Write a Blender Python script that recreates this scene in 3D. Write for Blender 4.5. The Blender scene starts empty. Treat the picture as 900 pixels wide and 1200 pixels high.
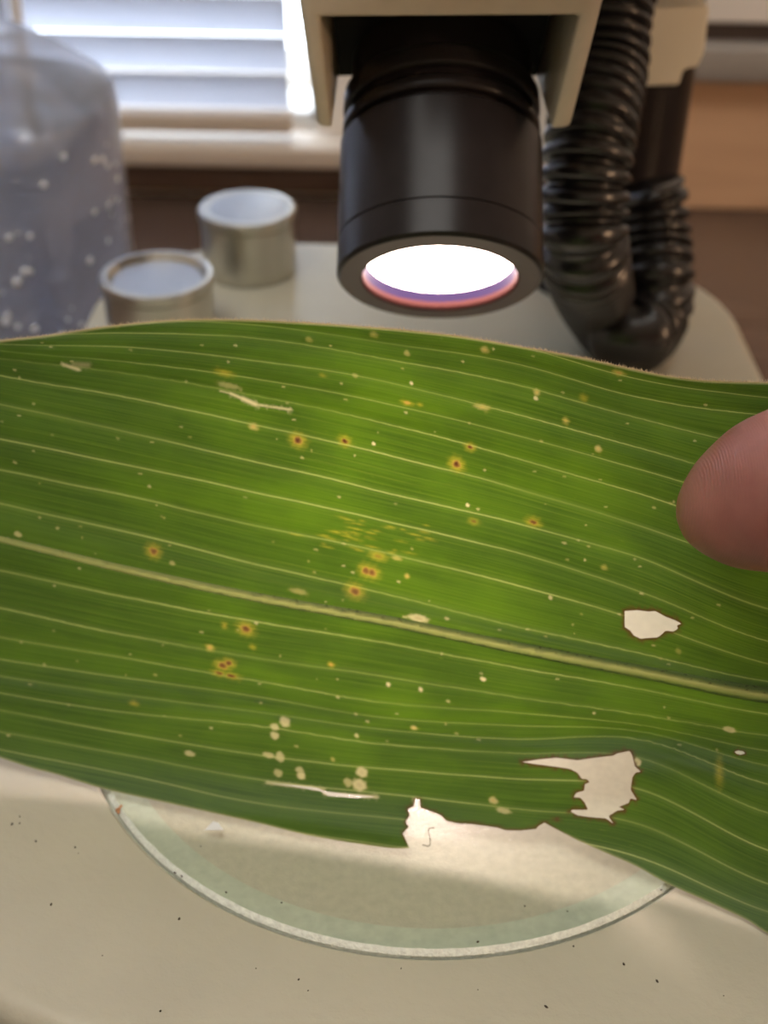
import bpy, bmesh, math, random
import numpy as np
from mathutils import Vector, Matrix
from mathutils.geometry import delaunay_2d_cdt

random.seed(7)
rng = np.random.default_rng(7)
scn = bpy.context.scene
COL = scn.collection
Z0 = 815.0            # the microscope stage stands 815 mm above the floor; coordinates below are mm, z = 0 on the stage

def W(p):
    return Vector((p[0], p[1], p[2] + Z0)) * 0.001

# ------------------------------------------------------------------ camera
PITCH, ROLL = math.radians(35.0), math.radians(1.09)
CAM = np.array([-5.89, -139.35, 126.13])
FWD = np.array([0, math.cos(PITCH), -math.sin(PITCH)])
_r = np.array([1.0, 0, 0]); _u = np.array([0, math.sin(PITCH), math.cos(PITCH)])
RGT = math.cos(ROLL) * _r + math.sin(ROLL) * _u
UPV = -math.sin(ROLL) * _r + math.cos(ROLL) * _u
cd = bpy.data.cameras.new('camera')
cam = bpy.data.objects.new('camera', cd); COL.objects.link(cam)
cam.matrix_world = Matrix(((RGT[0], UPV[0], -FWD[0], CAM[0] / 1000), (RGT[1], UPV[1], -FWD[1], CAM[1] / 1000),
                           (RGT[2], UPV[2], -FWD[2], (CAM[2] + Z0) / 1000), (0, 0, 0, 1)))
cd.lens = 45.0; cd.sensor_width = 36.0; cd.clip_start = 0.005; cd.clip_end = 50
cd.dof.use_dof = True; cd.dof.focus_distance = 0.137; cd.dof.aperture_fstop = 26.0
scn.camera = cam

# ------------------------------------------------------------------ world, exposure
world = bpy.data.worlds.new('overcast_sky'); scn.world = world
world.use_nodes = True
bg = world.node_tree.nodes['Background']
bg.inputs[0].default_value = (0.84, 0.89, 1.0, 1); bg.inputs[1].default_value = 7.5
scn.view_settings.view_transform = 'Standard'
try: scn.view_settings.look = 'None'
except Exception: pass
scn.view_settings.exposure = 0.0
scn.view_settings.gamma = 1.0
scn.view_settings.use_curve_mapping = False
scn.cycles.use_denoising = True
scn.cycles.max_bounces = 10
scn.cycles.transparent_max_bounces = 16
scn.cycles.sample_clamp_indirect = 6
CEILING_LIGHT = 7.0        # radiance of the ceiling panel
LAMP = 85.0                # radiance of the microscope lamp

# ------------------------------------------------------------------ view geometry (where things stand along the sight lines)
def ray(x, y):
    return (x - 450) / 1500 * RGT - (y - 600) / 1500 * UPV + FWD
def onz(x, y, z=0.0):
    d = ray(x, y); return CAM + d * ((z - CAM[2]) / d[2])
def ony(x, y, Y):
    d = ray(x, y); return CAM + d * ((Y - CAM[1]) / d[1])
def att(x, y, t):
    return CAM + ray(x, y) * t

# ------------------------------------------------------------------ objects
ORG = {}
def link(o): COL.objects.link(o); return o
def props(o, label=None, cat=None, group=None, kind=None):
    if label: o['label'] = label
    if cat: o['category'] = cat
    if group: o['group'] = group
    if kind: o['kind'] = kind
    return o
def thing(name, org, label, cat, group=None):
    o = link(bpy.data.objects.new(name, None)); o.empty_display_size = 0.01
    o.location = W(org); ORG[o.name] = np.array(org, float)
    return props(o, label, cat, group)
def mk(name, verts, faces, mat, parent=None, org=None, smooth=True, auto=None):
    """verts in mm, world; a mesh object, child of parent if given"""
    V = np.asarray(verts, float).reshape(-1, 3)
    if parent is not None:
        o0 = ORG[parent.name]
    else:
        o0 = np.array(org if org is not None else (V.min(0) + V.max(0)) / 2 * np.array([1, 1, 0]) + np.array([0, 0, V[:, 2].min()]), float)
    me = bpy.data.meshes.new(name)
    me.from_pydata(((V - o0) * 0.001).tolist(), [], faces)
    me.validate(); me.update()
    if smooth:
        me.polygons.foreach_set('use_smooth', [True] * len(me.polygons))
    if mat is not None: me.materials.append(mat)
    o = link(bpy.data.objects.new(name, me)); ORG[o.name] = o0
    if parent is not None: o.parent = parent
    else: o.location = W(o0)
    if smooth and auto is not None:
        try: me.set_sharp_from_angle(angle=math.radians(auto))
        except Exception: pass
    return o
def structure(name, *a, **k):
    o = mk(name, *a, **k); o['kind'] = 'structure'; return o

# ------------------------------------------------------------------ shapes
def boxg(lo, hi, bev=0.0, seg=2):
    bm = bmesh.new()
    bmesh.ops.create_cube(bm, size=1.0)
    lo = Vector(lo); hi = Vector(hi)
    for v in bm.verts:
        v.co = Vector([lo[i] + (v.co[i] + 0.5) * (hi[i] - lo[i]) for i in range(3)])
    if bev > 0:
        bmesh.ops.bevel(bm, geom=list(bm.edges), offset=bev, segments=seg, affect='EDGES', profile=0.5)
    return dump(bm)
def dump(bm):
    bm.verts.index_update()
    V = [tuple(v.co) for v in bm.verts]; F = [[v.index for v in f.verts] for f in bm.faces]
    bm.free(); return V, F
def prism(poly, axis, a, b, bev=0.0, seg=2):
    """poly: list of 3D points on a plane; extruded along axis from a to b (offsets)"""
    bm = bmesh.new(); ax = Vector(axis)
    n = len(poly)
    A = [bm.verts.new(Vector(p) + ax * a) for p in poly]; B = [bm.verts.new(Vector(p) + ax * b) for p in poly]
    bm.faces.new(A); bm.faces.new(B[::-1])
    for i in range(n):
        bm.faces.new((A[i], B[i], B[(i + 1) % n], A[(i + 1) % n]))
    bmesh.ops.recalc_face_normals(bm, faces=bm.faces)
    if bev > 0:
        bmesh.ops.bevel(bm, geom=list(bm.edges), offset=bev, segments=seg, affect='EDGES', profile=0.5)
    return dump(bm)
def merge(*parts):
    V, F = [], []
    for v, f in parts:
        b = len(V); V += [tuple(p) for p in v]; F += [[i + b for i in q] for q in f]
    return V, F
def frame_of(axis):
    a = np.asarray(axis, float); a /= np.linalg.norm(a)
    h = np.array([1.0, 0, 0]) if abs(a[0]) < 0.9 else np.array([0, 1.0, 0])
    e1 = np.cross(h, a); e1 /= np.linalg.norm(e1); e2 = np.cross(a, e1)
    return a, e1, e2
def lathe(org, axis, prof, n=72, cap0=True, cap1=True, tooth=None):
    a, e1, e2 = frame_of(axis); org = np.asarray(org, float)
    V, F = [], []
    for k, (s, r) in enumerate(prof):
        for i in range(n):
            th = 2 * math.pi * i / n
            rr = r + (tooth(s, r, i) if tooth else 0)
            V.append(tuple(org + a * s + (e1 * math.cos(th) + e2 * math.sin(th)) * rr))
    for k in range(len(prof) - 1):
        for i in range(n):
            j = (i + 1) % n
            F.append((k * n + i, k * n + j, (k + 1) * n + j, (k + 1) * n + i))
    if cap0: F.append(tuple(range(n))[::-1])
    if cap1: F.append(tuple(range((len(prof) - 1) * n, len(prof) * n)))
    return V, F
def catmull(P, per=12, closed=False):
    P = np.asarray(P, float); out = []
    n = len(P)
    for i in range(n - 1):
        p0 = P[max(i - 1, 0)]; p1 = P[i]; p2 = P[i + 1]; p3 = P[min(i + 2, n - 1)]
        for k in range(per):
            t = k / per
            out.append(0.5 * ((2 * p1) + (p2 - p0) * t + (2 * p0 - 5 * p1 + 4 * p2 - p3) * t * t + (3 * p1 - p0 - 3 * p2 + p3) * t ** 3))
    out.append(P[-1]); return np.array(out)
def resample(P, step):
    d = np.r_[0, np.cumsum(np.linalg.norm(np.diff(P, axis=0), axis=1))]
    s = np.arange(0, d[-1], step)
    return np.stack([np.interp(s, d, P[:, k]) for k in range(P.shape[1])], 1), s
def tube(P, rad, n=20, caps=True):
    P = np.asarray(P, float); m = len(P)
    rad = np.full(m, rad, float) if np.isscalar(rad) else np.asarray(rad, float)
    T = np.gradient(P, axis=0); T /= np.linalg.norm(T, axis=1)[:, None]
    _, e1, _ = frame_of(T[0])
    V, F = [], []
    for k in range(m):
        e1 = e1 - T[k] * (e1 @ T[k]); e1 /= np.linalg.norm(e1); e2 = np.cross(T[k], e1)
        for i in range(n):
            th = 2 * math.pi * i / n
            V.append(tuple(P[k] + (e1 * math.cos(th) + e2 * math.sin(th)) * rad[k]))
    for k in range(m - 1):
        for i in range(n):
            j = (i + 1) % n
            F.append((k * n + i, k * n + j, (k + 1) * n + j, (k + 1) * n + i))
    if caps: F.append(tuple(range(n))[::-1]); F.append(tuple(range((m - 1) * n, m * n)))
    return V, F

# ------------------------------------------------------------------ materials
def mat(name):
    m = bpy.data.materials.new(name); m.use_nodes = True
    nt = m.node_tree
    return m, nt, nt.nodes['Principled BSDF'], nt.nodes['Material Output']
def setp(b, **k):
    for key, v in k.items():
        key = key.replace('_', ' ')
        if key in b.inputs: b.inputs[key].default_value = v
def pbr(name, col, rough=0.5, metal=0.0, noise=0.0, nscale=400, bump=0.0, bscale=900, spec=0.5, **k):
    m, nt, b, out = mat(name)
    setp(b, Base_Color=(*col, 1), Roughness=rough, Metallic=metal, Specular_IOR_Level=spec, **k)
    N = nt.nodes; L = nt.links
    tc = N.new('ShaderNodeTexCoord')
    if noise > 0:
        t = N.new('ShaderNodeTexNoise'); t.inputs['Scale'].default_value = nscale; t.inputs['Detail'].default_value = 4
        L.new(tc.outputs['Object'], t.inputs['Vector'])
        r = N.new('ShaderNodeMapRange'); r.inputs[1].default_value = 0.3; r.inputs[2].default_value = 0.7
        r.inputs[3].default_value = 1 - noise; r.inputs[4].default_value = 1 + noise
        L.new(t.outputs['Fac'], r.inputs[0])
        mx = N.new('ShaderNodeMix'); mx.data_type = 'RGBA'; mx.blend_type = 'MULTIPLY'
        mx.inputs[0].default_value = 1; mx.inputs[6].default_value = (*col, 1)
        L.new(r.outputs[0], mx.inputs[7]); L.new(mx.outputs[2], b.inputs['Base Color'])
    if bump > 0:
        t = N.new('ShaderNodeTexNoise'); t.inputs['Scale'].default_value = bscale; t.inputs['Detail'].default_value = 3
        L.new(tc.outputs['Object'], t.inputs['Vector'])
        bp = N.new('ShaderNodeBump'); bp.inputs['Strength'].default_value = bump; bp.inputs['Distance'].default_value = 0.0004
        L.new(t.outputs['Fac'], bp.inputs['Height']); L.new(bp.outputs[0], b.inputs['Normal'])
    return m
def thin_clear(name, tint, ior=1.45, rough=0.03, bump=0.0, bscale=300, haze=0.0):
    m, nt, b, out = mat(name); N = nt.nodes; L = nt.links
    N.remove(b)
    tr = N.new('ShaderNodeBsdfTransparent'); tr.inputs[0].default_value = (*tint, 1)
    gl = N.new('ShaderNodeBsdfGlossy'); gl.inputs['Roughness'].default_value = rough
    lw = N.new('ShaderNodeLayerWeight'); pw = N.new('ShaderNodeMath'); pw.operation = 'POWER'; pw.inputs[1].default_value = 5.0
    f0 = ((ior - 1) / (ior + 1)) ** 2
    fr = N.new('ShaderNodeMapRange'); fr.inputs[3].default_value = f0
    L.new(lw.outputs['Facing'], pw.inputs[0]); L.new(pw.outputs[0], fr.inputs[0])
    mx = N.new('ShaderNodeMixShader')
    L.new(fr.outputs[0], mx.inputs[0]); L.new(tr.outputs[0], mx.inputs[1]); L.new(gl.outputs[0], mx.inputs[2]); L.new(mx.outputs[0], out.inputs[0])
    if haze:          # dull scattering of scuffed plastic
        df = N.new('ShaderNodeBsdfDiffuse'); df.inputs[0].default_value = (0.80, 0.82, 0.88, 1); dl = N.new('ShaderNodeBsdfTranslucent'); dl.inputs[0].default_value = (0.80, 0.82, 0.90, 1)
        m1 = N.new('ShaderNodeMixShader'); L.new(df.outputs[0], m1.inputs[1]); L.new(dl.outputs[0], m1.inputs[2])
        m2 = N.new('ShaderNodeMixShader'); m2.inputs[0].default_value = haze; L.new(mx.outputs[0], m2.inputs[1]); L.new(m1.outputs[0], m2.inputs[2]); L.new(m2.outputs[0], out.inputs[0])
    if bump:
        tc = N.new('ShaderNodeTexCoord'); t = N.new('ShaderNodeTexNoise'); t.inputs['Scale'].default_value = bscale
        L.new(tc.outputs['Object'], t.inputs['Vector'])
        bp = N.new('ShaderNodeBump'); bp.inputs['Strength'].default_value = bump; bp.inputs['Distance'].default_value = 0.0005
        L.new(t.outputs['Fac'], bp.inputs['Height']); L.new(bp.outputs[0], gl.inputs['Normal'])
    return m
def emit(name, col, s):
    m, nt, b, out = mat(name); nt.nodes.remove(b)
    e = nt.nodes.new('ShaderNodeEmission'); e.inputs[0].default_value = (*col, 1); e.inputs[1].default_value = s
    nt.links.new(e.outputs[0], out.inputs[0]); return m

M_paint = pbr('beige_hammered_paint', (0.49, 0.468, 0.37), 0.42, noise=0.05, nscale=60, bump=0.35, bscale=650)
M_paint2 = pbr('beige_smooth_paint', (0.47, 0.42, 0.33), 0.4, noise=0.04, bump=0.08, bscale=900)
M_rim_reflection = pbr('pale_green_reflection', (0.50, 0.53, 0.44), 0.5, noise=0.08, nscale=900)  # glass reflection of the ground rim put into this colour
M_recess = pbr('recess_paint', (0.50, 0.47, 0.38), 0.38, noise=0.07, nscale=900, bump=0.22, bscale=4200)
M_black = pbr('black_anodised', (0.016, 0.013, 0.014), 0.3, noise=0.1, spec=0.22)
M_blackmatt = pbr('black_matt', (0.008, 0.008, 0.009), 0.6)
M_rubber = pbr('black_rubber', (0.011, 0.011, 0.013), 0.27, noise=0.2, nscale=200, spec=0.6)
M_face = pbr('dark_brown_face', (0.052, 0.034, 0.033), 0.45, noise=0.06)
M_alu = pbr('turned_aluminium', (0.56, 0.54, 0.48), 0.28, 1.0, noise=0.05, nscale=300)
M_aludisc = pbr('matt_aluminium', (0.46, 0.47, 0.48), 0.42, 1.0, noise=0.04, nscale=300)
M_wall = pbr('white_wall', (0.74, 0.71, 0.66), 0.8, noise=0.02)
M_ceil = pbr('ceiling_white', (0.8, 0.79, 0.76), 0.9, noise=0.02)
M_floor = pbr('floor_vinyl', (0.22, 0.17, 0.13), 0.6, noise=0.15, nscale=20)
M_white = pbr('white_gloss', (0.78, 0.77, 0.74), 0.4, noise=0.02)
M_sill = pbr('cream_sill', (0.52, 0.46, 0.39), 0.5, noise=0.03)
M_grey = pbr('grey_ledge', (0.30, 0.27, 0.24), 0.6, noise=0.05)
M_darkgap = pbr('dark_gap', (0.07, 0.052, 0.047), 0.7, noise=0.05)
M_edge = pbr('ground_glass', (0.78, 0.82, 0.74), 0.5, noise=0.12, nscale=1500, bump=0.6, bscale=2500)
M_glass = thin_clear('stage_glass', (0.95, 0.975, 0.94), 1.4, 0.12, 0.15, 2500)
M_pane = thin_clear('window_glass', (0.96, 0.98, 0.98))
M_plastic = thin_clear('clear_plastic', (0.90, 0.91, 0.93), 1.42, 0.12, 0.1, 60, haze=0.34)

def wood(name, c1, c2, rough=0.4, scale=6):
    m, nt, b, out = mat(name); N = nt.nodes; L = nt.links
    tc = N.new('ShaderNodeTexCoord'); mp = N.new('ShaderNodeMapping'); mp.inputs['Scale'].default_value = (scale, scale * 9, scale * 9)
    t = N.new('ShaderNodeTexNoise'); t.inputs['Scale'].default_value = 3; t.inputs['Detail'].default_value = 6; t.inputs['Distortion'].default_value = 0.6
    r = N.new('ShaderNodeValToRGB'); r.color_ramp.elements[0].position = 0.3; r.color_ramp.elements[1].position = 0.7
    r.color_ramp.elements[0].color = (*c1, 1); r.color_ramp.elements[1].color = (*c2, 1)
    L.new(tc.outputs['Object'], mp.inputs[0]); L.new(mp.outputs[0], t.inputs['Vector']); L.new(t.outputs['Fac'], r.inputs[0]); L.new(r.outputs[0], b.inputs['Base Color'])
    setp(b, Roughness=rough); return m
M_desk = wood('dark_desk_wood', (0.085, 0.055, 0.042), (0.14, 0.095, 0.072), 0.2)
M_panel = wood('tan_panel_wood', (0.46, 0.29, 0.175), (0.60, 0.39, 0.24), 0.5, 3)
M_strip = wood('brown_strip_wood', (0.10, 0.065, 0.05), (0.15, 0.10, 0.075), 0.5)

def slat_mat():
    m, nt, b, out = mat('blind_slat_vinyl'); N = nt.nodes; L = nt.links
    setp(b, Base_Color=(0.78, 0.79, 0.84, 1), Roughness=0.45)
    tl = N.new('ShaderNodeBsdfTranslucent'); tl.inputs[0].default_value = (0.74, 0.76, 0.82, 1)
    mx = N.new('ShaderNodeMixShader'); mx.inputs[0].default_value = 0.56
    L.new(b.outputs[0], mx.inputs[1]); L.new(tl.outputs[0], mx.inputs[2]); L.new(mx.outputs[0], out.inputs[0]); return m
M_slat = slat_mat()

# ------------------------------------------------------------------ the room
YW = 362.0
XL, XR, YF, ZF, ZC = -1700.0, 1500.0, -2300.0, -815.0, 1685.0
WX0, WX1, WZ0, WZ1 = -600.0, -35.0, -41.2, 640.0
structure('floor', *boxg((XL - 100, YF - 100, ZF - 60), (XR + 100, YW + 120, ZF)), M_floor, smooth=False)
structure('ceiling', *boxg((XL - 100, YF - 100, ZC), (XR + 100, YW + 120, ZC + 60)), M_ceil, smooth=False)
structure('wall_left', *boxg((XL - 100, YF, ZF), (XL, YW, ZC)), M_wall, smooth=False)
structure('wall_right', *boxg((XR, YF, ZF), (XR + 100, YW, ZC)), M_wall, smooth=False)
structure('wall_front', *boxg((XL - 100, YF - 100, ZF), (XR + 100, YF, ZC)), M_wall, smooth=False)
structure('wall_back', *merge(boxg((XL - 100, YW, ZF), (XR + 100, YW + 120, WZ0 - 6)), boxg((XL - 100, YW, WZ1), (XR + 100, YW + 120, ZC)),
          boxg((XL - 100, YW, WZ0 - 6), (WX0, YW + 120, WZ1)), boxg((WX1, YW, WZ0 - 6), (XR + 100, YW + 120, WZ1))), M_wall, smooth=False)
# window
win = structure('window_1', *merge(boxg((WX0, YW + 14, WZ0), (WX0 + 22, YW + 44, WZ1)), boxg((WX1 - 3, YW + 14, WZ0), (WX1, YW + 44, WZ1)),
                boxg((WX0, YW + 14, WZ0), (WX1, YW + 44, WZ0 + 3)), boxg((WX0, YW + 14, WZ1 - 22), (WX1, YW + 44, WZ1))), M_white, smooth=False)
mk('pane', *boxg((WX0 + 20, YW + 26, WZ0 + 2), (WX1 - 2, YW + 30, WZ1 - 20)), M_pane, parent=win, smooth=False)
structure('trim_1', *merge(boxg((WX0 - 40, YW - 22, WZ0 - 8), (60, YW - 0.3, WZ0), 1.2), boxg((WX0, YW - 2, WZ0 - 5.5), (WX1, YW + 119, WZ0 - 0.2))), M_sill)      # window sill
structure('trim_2', *boxg((-1700, YW - 6, -65), (60, YW, WZ0 - 8.2), 0.4), M_strip, smooth=False)          # wood strip below the sill
structure('trim_3', *boxg((62, YW - 14, -65), (1500, YW, -14), 0.6), M_panel, smooth=False)              # tan panel
structure('trim_4', *boxg((62, YW - 20, -13.8), (1500, YW, -1.5), 1.0), M_grey)                             # grey ledge
structure('trim_5', *boxg((62, YW - 9, -1.3), (1500, YW, 5.5), 0.3), M_darkgap, smooth=False)               # dark reveal
structure('trim_6', *boxg((62, YW - 13, 5.7), (1500, YW, 90), 1.0), pbr('bright_white_paint', (0.93, 0.89, 0.83), 0.5))                                # white rail above

# blind
bl = thing('window_blind', (-300, YW - 11, WZ0), 'pale horizontal slatted blind hanging in the bright window behind the bottle', 'blind')
SLX0, SLX1 = WX0 + 14, -45.0
def slat_geo():
    V, F = [], []
    n = 7; w = 8.4; tilt = math.radians(64)
    prof = []
    for i in range(n):
        a = -1 + 2 * i / (n - 1)
        d = a * w; bow = (1 - a * a) * 1.3
        # room side edge low, outer edge high
        prof.append((-d * math.cos(tilt) - bow * math.sin(tilt), d * math.sin(tilt) - bow * math.cos(tilt)))
    th = 0.25
    for x in (SLX0, SLX1):
        for dy, dz in prof: V.append((x, YW - 11 + dy - th, dz))
        for dy, dz in prof: V.append((x, YW - 11 + dy + th, dz))
    m = 2 * n
    for i in range(n - 1):
        F.append((i, i + 1, m + i + 1, m + i)); F.append((n + i, m + n + i, m + n + i + 1, n + i + 1))
    F.append((0, m, m + n, n)); F.append((n - 1, 2 * n - 1, m + 2 * n - 1, m + n - 1))
    F.append(tuple(range(n)) + tuple(range(2 * n - 1, n - 1, -1))); F.append(tuple(range(m, m + n))[::-1] + tuple(range(m + n, m + 2 * n)))
    return np.array(V), F
sv, sf = slat_geo()
PITCHZ = 13.7
first = None
for k in range(46):
    z = -22.6 + k * PITCHZ
    if z > WZ1 - 30: break
    if first is None:
        first = mk('slat', sv + np.array([0, 0, z]), sf, M_slat, parent=bl); first_z = z
    else:
        c = first.copy(); link(c); c.parent = bl; c.location = (0, 0, (z - first_z) * 0.001)
mk('bottom_rail', *boxg((SLX0, YW - 17, -37.6), (SLX1 + 1, YW - 5, -30.6), 1.0), M_sill, parent=bl)
mk('head_rail', *boxg((SLX0, YW - 24, WZ1 - 28), (SLX1, YW - 0.5, WZ1 - 1), 1.0), M_white, parent=bl)
for x in (-500, -300, -146):
    mk('ladder_cord', *tube([(x, YW - 20.5, -31), (x, YW - 20.5, WZ1 - 20)], 0.5, 8), M_white, parent=bl)
M_acr = thin_clear('clear_acrylic', (0.97, 0.98, 1.0), 1.5, 0.05)
wand_prof = []
for k in range(60):
    z = -12 + k * 3.3
    wand_prof += [(z, 1.5), (z + 0.9, 2.4), (z + 2.3, 2.4), (z + 3.2, 1.5)]
mk('tilt_wand', *lathe((-140.5, YW - 26, 0), (0, 0, 1), wand_prof, 12), M_white, parent=bl)

# ceiling lights
cl = thing('ceiling_light', (-350, -500, ZC - 40), 'white ceiling light panel above the desk', 'lamp')
CX0, CX1 = -950, 250
mk('frame', *merge(boxg((CX0 - 20, -820, ZC - 40), (CX1 + 20, -800, ZC)), boxg((CX0 - 20, -200, ZC - 40), (CX1 + 20, -180, ZC)),
                   boxg((CX0 - 20, -800, ZC - 40), (CX0, -200, ZC)), boxg((CX1, -800, ZC - 40), (CX1 + 20, -200, ZC))), M_white, parent=cl, smooth=False)
mk('diffuser', *boxg((CX0, -800, ZC - 34), (CX1, -200, ZC - 26)), emit('ceiling_panel_glow', (1.0, 0.965, 0.90), CEILING_LIGHT), parent=cl, smooth=False)
WLP = np.array([1440.0, -740.0, 470.0])
cb = thing('wall_lamp', (1500, WLP[1], WLP[2]), 'warm globe lamp fixed to the right wall of the room', 'lamp')
mk('wall_plate', *lathe((1500, WLP[1], WLP[2]), (-1, 0, 0), [(0, 60), (8, 60), (10, 22), (20, 20)], 32), M_white, parent=cb, auto=40)
gl_ = [(60 - 56 * math.cos(math.pi * k / 12), 0.5 + 55.5 * math.sin(math.pi * k / 12)) for k in range(13)]
mk('globe', *lathe((1500 - 15, WLP[1], WLP[2]), (-1, 0, 0), gl_, 32), emit('warm_globe_glow', (1.0, 0.62, 0.36), 150.0), parent=cb)

# desk
dk = thing('desk', (0, -60, ZF), 'dark brown wooden desk under the microscope', 'desk')
mk('desktop', *boxg((-1100, -420, -95), (1100, YW - 7, -65), 2.0), M_desk, parent=dk)
for x in (-1080, 1050):
    mk('side_panel', *boxg((x, -400, ZF), (x + 30, YW - 20, -95)), M_desk, parent=dk, smooth=False)
mk('back_panel', *boxg((-1050, YW - 60, -500), (1050, YW - 40, -95)), M_desk, parent=dk, smooth=False)

# ------------------------------------------------------------------ the microscope
ms = thing('stereo_microscope', (0, 50, -65), 'beige stereo microscope with black lamp barrel, black column and wide flat base', 'microscope')
# base outline, with a round recess for the stage plate
def rrect(x0, x1, y0, y1, rf, rb, n=26):
    P = []
    for cx, cy, r, a0 in ((x1 - rb, y1 - rb, rb, 0), (x0 + rb, y1 - rb, rb, 90), (x0 + rf, y0 + rf, rf, 180), (x1 - rf, y0 + rf, rf, 270)):
        for k in range(n):
            a = math.radians(a0 + 90 * k / (n - 1)); P.append((cx + r * math.cos(a), cy + r * math.sin(a)))
    # bow of the front edge
    return np.array(P)
OUT = rrect(-72, 72, -61, 157, 46, 40)
d = np.r_[0, np.cumsum(np.linalg.norm(np.diff(np.vstack([OUT, OUT[:1]]), axis=0), axis=1))]
s = np.linspace(0, d[-1], 361)[:-1]
OC = np.vstack([OUT, OUT[:1]])
OUT = np.stack([np.interp(s, d, OC[:, 0]), np.interp(s, d, OC[:, 1])], 1)
T = np.roll(OUT, -1, 0) - np.roll(OUT, 1, 0); T /= np.linalg.norm(T, axis=1)[:, None]
NRM = np.stack([T[:, 1], -T[:, 0]], 1)
ang = np.arctan2(OUT[:, 1], OUT[:, 0])
circ = np.stack([np.cos(ang), np.sin(ang)], 1)
rings = []
def ringz(P, z): rings.append(np.c_[P, np.full(len(P), z)])
ringz(circ * 43.4, -1.75)
ringz(circ * 43.4, -1.25); ringz(circ * 48.3, -1.25); ringz(circ * 48.3, -0.35); ringz(circ * 48.65, 0.0); ringz(circ * 49.2, 0.02)
ringz(circ * 49.2 * 0.6 + 0.4 * (OUT - NRM * 3.2), 0.0)
ringz(OUT - NRM * 3.2, 0.0)
for a in (18, 36, 54, 72, 90):
    ringz(OUT - NRM * (3.2 - 3.2 * math.sin(math.radians(a))), -3.2 + 3.2 * math.cos(math.radians(a)))
ringz(OUT, -58.0); ringz(OUT - NRM * 4, -61.0)
nv = len(OUT); V = np.vstack(rings); F = []
for k in range(len(rings) - 1):
    for i in range(nv):
        j = (i + 1) % nv; F.append((k * nv + i, k * nv + j, (k + 1) * nv + j, (k + 1) * nv + i))
F.append(tuple(range((len(rings) - 1) * nv, len(rings) * nv))[::-1])
base = mk('base', V, F, M_paint, parent=ms, auto=35)
mk('recess_floor', *lathe((0, 0, 0), (0, 0, 1), [(-1.7, 43.35), (-1.55, 43.3)], 96, True, True), M_recess, parent=ms, smooth=False)
mk('rim_reflection', *lathe((0, 0, 0), (0, 0, 1), [(-1.2, 48.2), (-1.15, 48.2), (-1.15, 43.4), (-1.2, 43.4), (-1.2, 48.2)], 128, False, False), M_rim_reflection, parent=ms, smooth=False)  # lighter ring imitating the ground rim as mirrored and refracted in the plate
for x, y in ((-50, -35), (50, -35), (-50, 125), (50, 125)):
    mk('foot', *lathe((x, y, -65), (0, 0, 1), [(0, 8), (0.6, 8.6), (5, 8.6)], 24), M_rubber, parent=ms)
# column with collar
mk('column', *lathe((44, 138.5, 0), (0, 0, 1), [(0, 17), (2.5, 17), (3, 14.2), (150, 14.2)], 48), M_black, parent=ms, auto=40)
cpoly = [tuple(ony(x_, y_, 116.0)) for x_, y_ in ((690, 14), (832, 6), (826, 62), (818, 80), (802, 82), (796, 101), (700, 103))]
mk('collar', *prism(cpoly, (0, 1, 0), 0, 40, 0.8, 3), pbr('cream_collar', (0.84, 0.78, 0.63), 0.4), parent=ms, auto=40)
mk('column_cap', *lathe((42, 138.5, 62), (0, 0, 1), [(0, 14.8), (9, 14.8), (10, 14.2), (40, 14.2)], 48), M_black, parent=ms, auto=40)
mk('arm', *boxg((-14, 28, 103), (50, 150, 134), 4, 3), M_paint2, parent=ms, auto=40)
# lamp housing: open hood, tapering legs
HY = float(att(388, 150, 190.0 * 0.95)[1]); KL = 0.95
def hp(x, y): return tuple(ony(x, y, HY))
hpoly = [hp(334, -110), hp(735, -110), hp(668, 149), hp(645.5, 152), hp(679, 18), hp(374, 20), hp(389, 151), hp(372, 147)]
mk('lamp_housing', *prism(hpoly, (0, 1, 0), 0, 26, 0.55, 2), M_paint2, parent=ms, auto=40)
hb = [hp(372, 25), hp(681, 23), hp(650, 150), hp(384, 150)]
mk('housing_back', *prism(hb, (0, 1, 0), 25, 28), M_blackmatt, parent=ms, smooth=False)
# lamp barrel
L0 = att(515.5, 328, 199.0 * KL); AX = np.array([0, math.cos(math.radians(41.5)), math.sin(math.radians(41.5))])
def beam(name, col, s, n):
    # condenser lens: a beam that falls off away from its axis
    m = emit(name, col, s); nt = m.node_tree; e = [q for q in nt.nodes if q.type == 'EMISSION'][0]
    ge = nt.nodes.new('ShaderNodeNewGeometry'); do = nt.nodes.new('ShaderNodeVectorMath'); do.operation = 'DOT_PRODUCT'
    nt.links.new(ge.outputs['Incoming'], do.inputs[0]); nt.links.new(ge.outputs['True Normal'], do.inputs[1])
    ab = nt.nodes.new('ShaderNodeMath'); ab.operation = 'ABSOLUTE'; nt.links.new(do.outputs['Value'], ab.inputs[0])
    pw = nt.nodes.new('ShaderNodeMath'); pw.operation = 'POWER'; pw.inputs[1].default_value = n; nt.links.new(ab.outputs[0], pw.inputs[0])
    ml = nt.nodes.new('ShaderNodeMath'); ml.operation = 'MULTIPLY'; ml.inputs[1].default_value = s; nt.links.new(pw.outputs[0], ml.inputs[0]); nt.links.new(ml.outputs[0], e.inputs[1])
    return m
M_lamp = beam('lamp_glow', (1.0, 0.775, 0.71), LAMP, 1.2)
def lathe_l(prof, *a): return lathe(L0, AX, [((p if p < 4.7 else 4.7 + (p - 4.7) * 0.82) * KL, q * KL) for p, q in prof], *a)
R0 = 16.05
prof = [(4.6, 12.4), (0.0, 12.35), (0.0, 15.5), (0.5, R0), (5.9, R0), (6.1, R0 - 0.25), (6.3, R0), (26.3, R0), (26.8, R0 - 0.5)]
brl = mk('lamp_barrel', *lathe_l(prof + [(27.0, 14.4), (45, 14.4)], 96, False, True), M_black, parent=ms, auto=30)
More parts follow.
